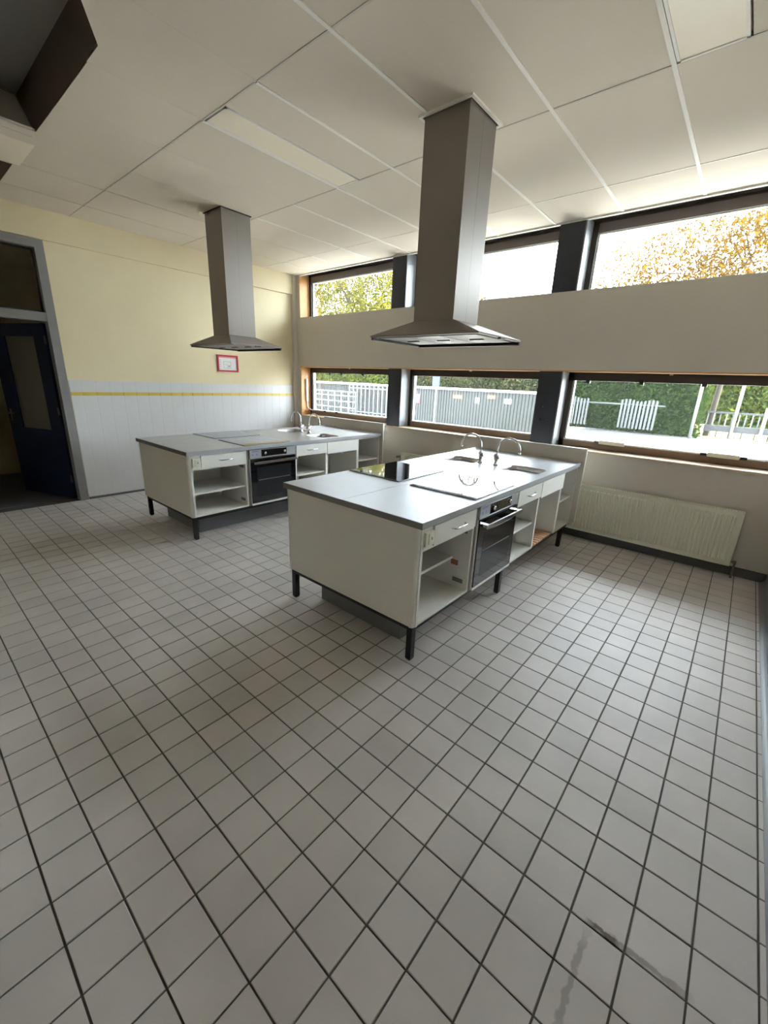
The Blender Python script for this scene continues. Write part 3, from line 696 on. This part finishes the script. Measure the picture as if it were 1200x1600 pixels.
# ------------------------------------------------------------------ extractor hoods
def hood(cx, cy, zr, label, collar):
    t = thing('extractor_hood', label, 'hood', (cx, cy, zr), group='steel island hoods')
    w = .163; zb = 2.005
    ch = MB(); ch.box(cx - w, cx + w, cy - w, cy + w, zb, ZC + .02); ch.build('chimney', 'steelb', t)
    for xs in (-1, 1):
        B(cx + xs * w - .0006, cx + xs * w + .0006, cy - .001, cy + .0015, zb + .002, ZC).build('chimney_seam', 'steeledge', t)
    hx, hy = .445, .31
    c = MB()
    c.loft([[(cx - hx, cy - hy, zr), (cx + hx, cy - hy, zr), (cx + hx, cy + hy, zr), (cx - hx, cy + hy, zr)],
            [(cx - hx, cy - hy, zr + .010), (cx + hx, cy - hy, zr + .010), (cx + hx, cy + hy, zr + .010), (cx - hx, cy + hy, zr + .010)],
            [(cx - w - .002, cy - w - .002, zb + .004), (cx + w + .002, cy - w - .002, zb + .004), (cx + w + .002, cy + w + .002, zb + .004), (cx - w - .002, cy + w + .002, zb + .004)]], False, False, False)
    # inner skin
    i = .02
    c.loft([[(cx - hx, cy - hy, zr), (cx + hx, cy - hy, zr), (cx + hx, cy + hy, zr), (cx - hx, cy + hy, zr)],
            [(cx - hx + i, cy - hy + i, zr - .001), (cx + hx - i, cy - hy + i, zr - .001), (cx + hx - i, cy + hy - i, zr - .001), (cx - hx + i, cy + hy - i, zr - .001)],
            [(cx - hx + i, cy - hy + i, zr + .004), (cx + hx - i, cy - hy + i, zr + .004), (cx + hx - i, cy + hy - i, zr + .004), (cx - hx + i, cy + hy - i, zr + .004)]], False, True, False)
    c.build('canopy', 'steelb', t)
    for k in (-1, 0, 1):
        f = B(cx + k * .27 - .13, cx + k * .27 + .13, cy - .26, cy + .26, zr - .004, zr + .003).build('grease_filter', 'steelb', t)
        B(cx + k * .27 - .05, cx + k * .27 + .05, cy - .02, cy + .0, zr - .01, zr - .004).build('filter_latch', 'blackm', f)
    rm = MB(); rm.box(cx - hx + .003, cx + hx - .003, cy + hy - .022, cy + hy - .004, zr - .022, zr - .001); rm.box(cx - hx + .004, cx - hx + .02, cy - hy + .01, cy + hy - .022, zr - .018, zr - .001); rm.build('rim_shade', 'blackm', t)  # black strips imitate the shade inside the canopy lip
    for sx, sy in ((-1, 0), (1, 0)): B(cx + sx * hx - .012, cx + sx * hx + .012, cy - .03, cy + .03, zr - .008, zr).build('clip', 'blackm', t)
    if collar:
        f = MB(); a, b = w + .012, w + .03
        f.box(cx - b, cx + b, cy - b, cy - a, ZC - .012, ZC); f.box(cx - b, cx + b, cy + a, cy + b, ZC - .012, ZC); f.box(cx - b, cx - a, cy - a, cy + a, ZC - .012, ZC); f.box(cx + a, cx + b, cy - a, cy + a, ZC - .012, ZC)
        f.build('ceiling_collar', 'gridbar', t)
    g_ = MB(); a, b = w + .001, w + .012
    zc = ZC - .006
    g_.box(cx - b, cx + b, cy - b, cy - a, zc, ZC); g_.box(cx - b, cx + b, cy + a, cy + b, zc, ZC); g_.box(cx - b, cx - a, cy - a, cy + a, zc, ZC); g_.box(cx + a, cx + b, cy - a, cy + a, zc, ZC)
    g_.build('gasket', 'rubber', t)
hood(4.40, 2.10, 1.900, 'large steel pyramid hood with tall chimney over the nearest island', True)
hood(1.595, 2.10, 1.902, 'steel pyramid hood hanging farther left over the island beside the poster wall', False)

# ------------------------------------------------------------------ radiators
def radiator(x0, x1, z0, z1, label, valve):
    t = thing('radiator', label, 'radiator', ((x0 + x1) / 2, 4.12, z0), group='panel radiators')
    yf = 4.075; m = MB(); pitch = .0333
    n_ = int((x1 - x0 - .05) / pitch); x = x0 + .025 + ((x1 - x0 - .05) - n_ * pitch) / 2
    prof = [(x0, yf + .006)]
    for k in range(n_):
        a = x + k * pitch
        prof += [(a, yf + .006), (a + .007, yf - .004), (a + .020, yf - .004), (a + .027, yf + .006)]
    prof += [(x1, yf + .006)]
    zs = [(z0 + .006, 1), (z0 + .035, 1), (z0 + .05, 0), (z1 - .05, 0), (z1 - .035, 1), (z1 - .006, 1)]
    rows_ = [[m.bm.verts.new((u, (yf + .006) if fl_ else v, z)) for u, v in prof] for z, fl_ in zs]
    for a, b in zip(rows_, rows_[1:]):
        for k in range(len(a) - 1): m.bm.faces.new((a[k], a[k + 1], b[k + 1], b[k]))
    m.build('front_plate', 'creamp', t)
    B(x0, x1, yf + .060, yf + .066, z0 + .01, z1 - .01).build('rear_plate', 'creamp', t)
    s = MB(); s.box(x0 - .004, x0, yf - .003, yf + .07, z0, z1, bev=.0015); s.build('side_cover', 'creamp', t)
    s = MB(); s.box(x1, x1 + .004, yf - .003, yf + .07, z0, z1, bev=.0015); s.build('side_cover', 'creamp', t)
    s = MB(); s.box(x0, x1, yf - .003, yf + .006, z1 - .008, z1 + .004, bev=.002); s.box(x0, x1, yf + .06, yf + .07, z1 - .008, z1 + .004)
    k = x0 + .02
    while k < x1 - .02: s.box(k, k + .008, yf + .006, yf + .06, z1 - .004, z1 + .001); k += .022
    s.build('top_grille', 'creamp', t)
    B(x0, x1, yf - .001, yf + .006, z0, z0 + .012).build('bottom_lip', 'creamp', t)
    for xx in (x0 + .15, x1 - .15): B(xx, xx + .03, yf + .066, YW - .002, z0 + .1, z1 - .1).build('wall_bracket', 'creamp', t)
    v = MB()
    if valve > 0:
        v.tube([(x1 + .004, yf + .03, z0 + .04), (x1 + .03, yf + .03, z0 + .04), (x1 + .035, yf + .03, z0 + .02), (x1 + .035, yf + .03, 0)], .009, 8); v.tube([(x1 + .018, yf + .03, z0 + .04), (x1 + .045, yf + .03, z0 + .04)], .016, 10)
    else:
        v.tube([(x0 - .004, yf + .03, z1 - .05), (x0 - .03, yf + .03, z1 - .05), (x0 - .035, yf + .03, z1 - .07), (x0 - .035, yf + .03, 0)], .009, 8); v.tube([(x0 - .035, yf + .03, z1 - .06), (x0 - .035, yf - .03, z1 - .06), (x0 - .035, yf - .05, z1 - .06)], .018, 10)
    v.build('valve', 'hinge', t)
radiator(4.72, 6.365, .112, .615, 'ribbed cream panel radiator under the right window', 1)
radiator(2.52, 3.72, .112, .625, 'cream radiator top peeking out between the two islands', -1)

# ------------------------------------------------------------------ poster
t = thing('evacuation_plan', 'red framed notice hanging on the cream wall under the far hood', 'notice', (0, 2.9, 1.64))
f = MB(); y0, y1, z0, z1, w = 2.732, 3.072, 1.638, 1.878, .024
f.box(0.0, .014, y0, y1, z0, z0 + w); f.box(0.0, .014, y0, y1, z1 - w, z1); f.box(0.0, .014, y0, y0 + w, z0 + w, z1 - w); f.box(0.0, .014, y1 - w, y1, z0 + w, z1 - w)
f.build('notice_frame', 'red', t)
sh = B(0.001, .006, y0 + w, y1 - w, z0 + w, z1 - w).build('sheet', 'paper', t)
B(.006, .0066, y0 + w, y1 - w, z1 - w - .018, z1 - w).build('title_bar', 'pinkp', sh)
for k in range(5): B(.006, .0066, y0 + w + .012, y0 + w + .032, z0 + .04 + k * .03, z0 + .052 + k * .03).build('key_mark', 'pinkp', sh)
for a, b, c, d in ((.10, .22, .05, .055), (.10, .105, .05, .15), (.215, .22, .05, .15), (.10, .22, .145, .15), (.16, .165, .05, .11), (.12, .16, .10, .104), (.175, .205, .07, .095)):
    B(.006, .0066, y0 + a, y0 + b, z0 + c, z0 + d).build('plan_line', 'greyprint', sh)

# ------------------------------------------------------------------ outside
o = B(-45, 40, YO, 60, -.2, -.08).build('ground', 'pave'); struct(o, 'pale pavement outside the windows', 'ground')
o = B(-30, 40, -40, YB - .2, -.2, -.08).build('ground_back', 'pave'); struct(o, 'pavement behind the building', 'ground')
o = B(-.7, 12, 21.0, 40, -.08, -.05).build('lawn', 'lawn'); struct(o, 'sunlit lawn beyond the railing gate', 'lawn')
o = B(-1.1, .45, 10.5, 14.55, -.08, -.05).build('lawn_strip', 'lawn'); struct(o, 'yellow-green grass patch beside the grey fence', 'lawn')
GZ = -.08
mb = MB(); mb.loft([[(.6, 9.0, -.08), (1.7, 9.0, -.08), (2.3, 17.4, -.08), (12, 18.0, -.08), (12, 20.9, -.08), (.7, 20.0, -.08)], [(.6, 9.0, -.075), (1.7, 9.0, -.075), (2.3, 17.4, -.075), (12, 18.0, -.075), (12, 20.9, -.075), (.7, 20.0, -.075)]], True, True, False)
o = mb.build('road', 'asphalt'); struct(o, 'grey asphalt strip along the ivy hedge, shade painted into its colour', 'road')
def boards(t, p0, p1, z0, z1, pitch, bw, m, th=.025):
    p0, p1 = Vector(p0), Vector(p1); d = (p1 - p0); Ln = d.length; d.normalize(); nrm = Vector((d.y, -d.x, 0)); mb = MB()
    k = 0.0
    while k < Ln:
        a = p0 + d * k; b = p0 + d * min(Ln, k + bw); c = nrm * th
        mb.loft([[(a.x, a.y, z0), (b.x, b.y, z0), (b.x + c.x, b.y + c.y, z0), (a.x + c.x, a.y + c.y, z0)], [(a.x, a.y, z1), (b.x, b.y, z1), (b.x + c.x, b.y + c.y, z1), (a.x + c.x, a.y + c.y, z1)]], True, True, False)
        k += pitch
    ob = mb.build('boards', m, t); ob['kind'] = 'stuff'; return ob
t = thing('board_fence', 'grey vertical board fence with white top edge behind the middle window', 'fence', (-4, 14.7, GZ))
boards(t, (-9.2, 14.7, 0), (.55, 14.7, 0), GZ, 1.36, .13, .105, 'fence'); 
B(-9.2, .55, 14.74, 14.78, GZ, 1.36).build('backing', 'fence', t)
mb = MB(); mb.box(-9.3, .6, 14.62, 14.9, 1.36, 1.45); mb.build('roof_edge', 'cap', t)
t = thing('cycle_rack', 'pale metal rack with rails seen through the left window', 'rack', (-11.5, 14.4, GZ))
for zz in (.25, .55, .82, 1.02): MB().tube([(-14.5, 14.4, zz), (-8.5, 14.4, zz)], .022, 6).build('rail', 'cap', t)
for k in range(13): MB().tube([(-14.4 + k * .49, 14.4, GZ), (-14.4 + k * .49, 14.4, 1.05)], .018, 6).build('upright', 'cap', t)
t = thing('cycle_shed', 'grey shed wall with white roof edge behind the cycle rack', 'shed', (-12, 15.5, GZ))
boards(t, (-16, 15.3, 0), (-9.45, 15.3, 0), GZ, 1.36, .13, .105, 'fence'); B(-16, -9.45, 15.34, 15.4, GZ, 1.36).build('backing', 'fence', t); B(-16, -9.4, 15.1, 16.9, 1.36, 1.45).build('roof_edge', 'cap', t)
t = thing('slat_screen', 'pale upright bar screen at the left end of the board fence', 'screen', (-7, 14.5, GZ))
boards(t, (-9.1, 14.55, 0), (-5.6, 14.55, 0), GZ, 1.34, .27, .07, 'fencelight', .03)
MB().box(-9.1, -5.6, 14.5, 14.52, .1, .15).box(-9.1, -5.6, 14.5, 14.52, 1.2, 1.25).build('rail', 'fencelight', t)
# signs
t = thing('parking_sign', 'blue disabled parking sign on a thin pole in front of the fence', 'sign', (-3.87, 14.4, GZ))
MB().tube([(-3.87, 14.42, GZ), (-3.87, 14.42, 2.35)], .03, 8).build('pole', 'post', t)
s = B(-4.05, -3.69, 14.36, 14.38, 1.46, 2.24, bev=.008).build('sign_plate', 'signblue', t)
yq = (14.352, 14.36)
m = MB(); m.box(-3.93, -3.87, *yq, 1.90, 2.18); m.box(-3.88, -3.80, *yq, 2.13, 2.18); m.box(-3.88, -3.80, *yq, 2.01, 2.06); m.box(-3.82, -3.77, *yq, 2.03, 2.16); m.build('letter_p', 'signwhite', s)
m = MB(); m.box(-3.905, -3.865, *yq, 1.75, 1.79); m.box(-3.90, -3.87, *yq, 1.61, 1.74); m.box(-3.87, -3.80, *yq, 1.67, 1.695); m.box(-3.87, -3.79, *yq, 1.60, 1.625); m.box(-3.81, -3.785, *yq, 1.53, 1.62)
a_ = [(-3.885 + .075 * math.cos(a), 14.356, 1.585 + .075 * math.sin(a)) for a in [PI * .75 + k * PI * 1.2 / 14 for k in range(15)]]
m.tube(a_, .013, 6); m.build('wheelchair_symbol', 'signwhite', s)
def notice(name, label, x0, x1, z0, z1, m, marks=None, cat='sign'):
    t = thing(name, label, cat, ((x0 + x1) / 2, 14.66, z0))
    s = B(x0, x1, 14.655, 14.672, z0, z1).build('plate', m, t)
    if marks:
        for (a, b, c, d) in marks: B(x0 + (x1 - x0) * a, x0 + (x1 - x0) * b, 14.650, 14.655, z0 + (z1 - z0) * c, z0 + (z1 - z0) * d).build('print_block', 'signwhite' if m != 'signwhite' else 'fencelight', s)
notice('red_notice', 'red and white notice at the left end of the fence in the middle window', -5.22, -4.82, .74, 1.13, 'signred', [(.1, .9, .82, .9), (.2, .45, .5, .75), (.55, .8, .5, .75), (.15, .85, .36, .42), (.4, .6, .1, .3)])
notice('orange_notice', 'left orange plate on the grey fence', -3.20, -2.72, 1.03, 1.18, 'signor', [(.1, .9, .4, .6)])
notice('orange_notice', 'right orange plate on the grey fence', -1.66, -1.28, 1.10, 1.25, 'signor', [(.1, .9, .4, .6)])
notice('paper_notice', 'white paper sheet between the two orange plates', -2.17, -1.94, .90, 1.13, 'signwhite', [(.2, .8, .2, .25), (.2, .8, .5, .55)])
notice('paper_notice', 'pale paper sheet right of the orange plates', -.93, -.62, .95, 1.15, 'signwhite')
# foliage
rnd = random.Random(7)
def leaves(points, size, jit=.4):
    vs_, fs = [], []
    for (p, sc) in points:
        s = size * sc * rnd.uniform(.6, 1.3)
        n = Vector((rnd.gauss(0, 1), rnd.gauss(0, 1), rnd.gauss(0, 1))).normalized(); u = n.orthogonal().normalized(); w = n.cross(u)
        a = rnd.uniform(0, 2 * PI); u2 = u * math.cos(a) + w * math.sin(a); w2 = n.cross(u2)
        i = len(vs_)
        vs_ += [p - u2 * s, p + w2 * s * .45, p + u2 * s, p - w2 * s * .45]; fs.append((i, i + 1, i + 2, i + 3))
    return vs_, fs
def foliage(name, pts, size, m, parent, kind=True):
    v, f = leaves(pts, size); b = Vector(BASE[parent.name])
    me = bpy.data.meshes.new(name); me.from_pydata([tuple(p - b) for p in v], [], f); me.materials.append(M_[m])
    o = bpy.data.objects.new(name, me); COL.objects.link(o); o.parent = parent
    if kind: o['kind'] = 'stuff'
    return o
def cluster_pts(c, r, nclump, per, cr):
    out = []
    for _ in range(nclump):
        while True:
            q = Vector((rnd.uniform(-1, 1), rnd.uniform(-1, 1), rnd.uniform(-1, 1)))
            if q.length < 1: break
        cc = Vector(c) + Vector((q.x * r[0], q.y * r[1], q.z * r[2]))
        for _ in range(per): out.append((cc + Vector((rnd.gauss(0, cr), rnd.gauss(0, cr), rnd.gauss(0, cr))), 1))
    return out
def tree(label, x, y, h, c, r, ncl, per, cr, size, m, trunk=.2):
    t = thing('tree', label, 'tree', (x, y, GZ), group='trees outside')
    tr = MB(); tr.tube([(x, y, GZ), (x + .1, y, h * .4), (x, y + .1, h * .75), (c[0], c[1], c[2] + r[2] * .5)], [trunk, trunk * .8, trunk * .5, .03], 8); tr.build('trunk', 'bark', t)
    for k in range(9):
        a = 2 * PI * k / 9 + rnd.uniform(-.3, .3); z = h * rnd.uniform(.45, .85); e = Vector((c[0] + math.cos(a) * r[0] * .75, c[1] + math.sin(a) * r[1] * .75, c[2] + rnd.uniform(-.4, .7) * r[2]))
        s = Vector((x, y, z)); MB().tube([s, (s + e) / 2 + Vector((0, 0, .3)), e], [trunk * .35, trunk * .22, .015], 6).build('branch', 'bark', t)
    foliage('crown', cluster_pts(c, r, ncl, per, cr), size, m, t)
tree('tall yellow-green tree filling the upper left window', -14.2, 20.5, 8, (-14.5, 20.5, 7.2), (5.2, 2.5, 3.2), 430, 55, .33, .10, 'leafy', .25)
tree('orange autumn tree in the upper right window', 5.0, 21.5, 8, (4.3, 21.5, 6.0), (4.8, 2.0, 2.2), 420, 40, .30, .085, 'leafo', .11)
tree('small twiggy tree low in the upper middle window', -5.8, 20.5, 5, (-5.6, 20.5, 5.2), (1.1, .9, 1.0), 45, 30, .22, .08, 'leafo', .1)
def hedge(label, x0, x1, y0, y1, z0, z1, n_, size, m, name='hedge'):
    t = thing(name, label, 'hedge', ((x0 + x1) / 2, (y0 + y1) / 2, GZ), group='hedges outside')
    B(x0 + .25, x1 - .25, (y0 + y1) / 2 - .1, (y0 + y1) / 2 + .1, GZ, z1 - .25).build('twigs', 'leafg', t)
    pts = []
    for _ in range(n_):
        p = Vector((rnd.uniform(x0, x1), y0 + (y1 - y0) * rnd.random() ** 1.8, rnd.uniform(z0, z1)))
        p.z += .12 * math.sin(p.x * 2.3) + rnd.gauss(0, .06); p.y += .12 * math.sin(p.x * 3.1 + p.z * 2)
        pts.append((p, 1))
    foliage('leaf_mass', pts, size, m, t)
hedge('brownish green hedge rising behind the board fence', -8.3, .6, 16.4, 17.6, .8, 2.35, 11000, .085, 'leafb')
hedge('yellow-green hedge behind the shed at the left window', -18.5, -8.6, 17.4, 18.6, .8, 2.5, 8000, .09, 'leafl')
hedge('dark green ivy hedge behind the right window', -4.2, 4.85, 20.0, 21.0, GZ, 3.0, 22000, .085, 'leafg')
hedge('sunlit green shrubs far beyond the railing gate', 3.5, 13, 30, 32, GZ, 4.6, 12000, .14, 'leafl')
t = thing('picket_fence', 'weathered picket fence half swallowed by the ivy hedge', 'fence', (2, 19.7, GZ))
for a, b in ((-.2, .9), (2.0, 3.5)):
    for k in range(int((b - a) / .14)): B(a + k * .14, a + k * .14 + .08, 19.66, 19.69, .1, 1.25 + .04 * math.sin(k)).build('picket', 'fencelight', t)
MB().box(-.3, 3.6, 19.70, 19.73, 1.05, 1.1).build('rail', 'fencelight', t)
t = thing('railing_gate', 'dark railing gate with pale bars at the far right', 'gate', (7, 21.2, GZ))
for k in range(22): MB().tube([(4.95 + k * .2, 21.2, GZ), (4.95 + k * .2, 21.2, .95)], .02, 6).build('bar', 'post' if k % 2 else 'blackm', t)
B(4.9, 9.3, 21.16, 21.24, .18, .42).build('lower_board', 'blackm', t); B(4.9, 9.3, 21.17, 21.23, .90, .96).build('top_rail', 'blackm', t)
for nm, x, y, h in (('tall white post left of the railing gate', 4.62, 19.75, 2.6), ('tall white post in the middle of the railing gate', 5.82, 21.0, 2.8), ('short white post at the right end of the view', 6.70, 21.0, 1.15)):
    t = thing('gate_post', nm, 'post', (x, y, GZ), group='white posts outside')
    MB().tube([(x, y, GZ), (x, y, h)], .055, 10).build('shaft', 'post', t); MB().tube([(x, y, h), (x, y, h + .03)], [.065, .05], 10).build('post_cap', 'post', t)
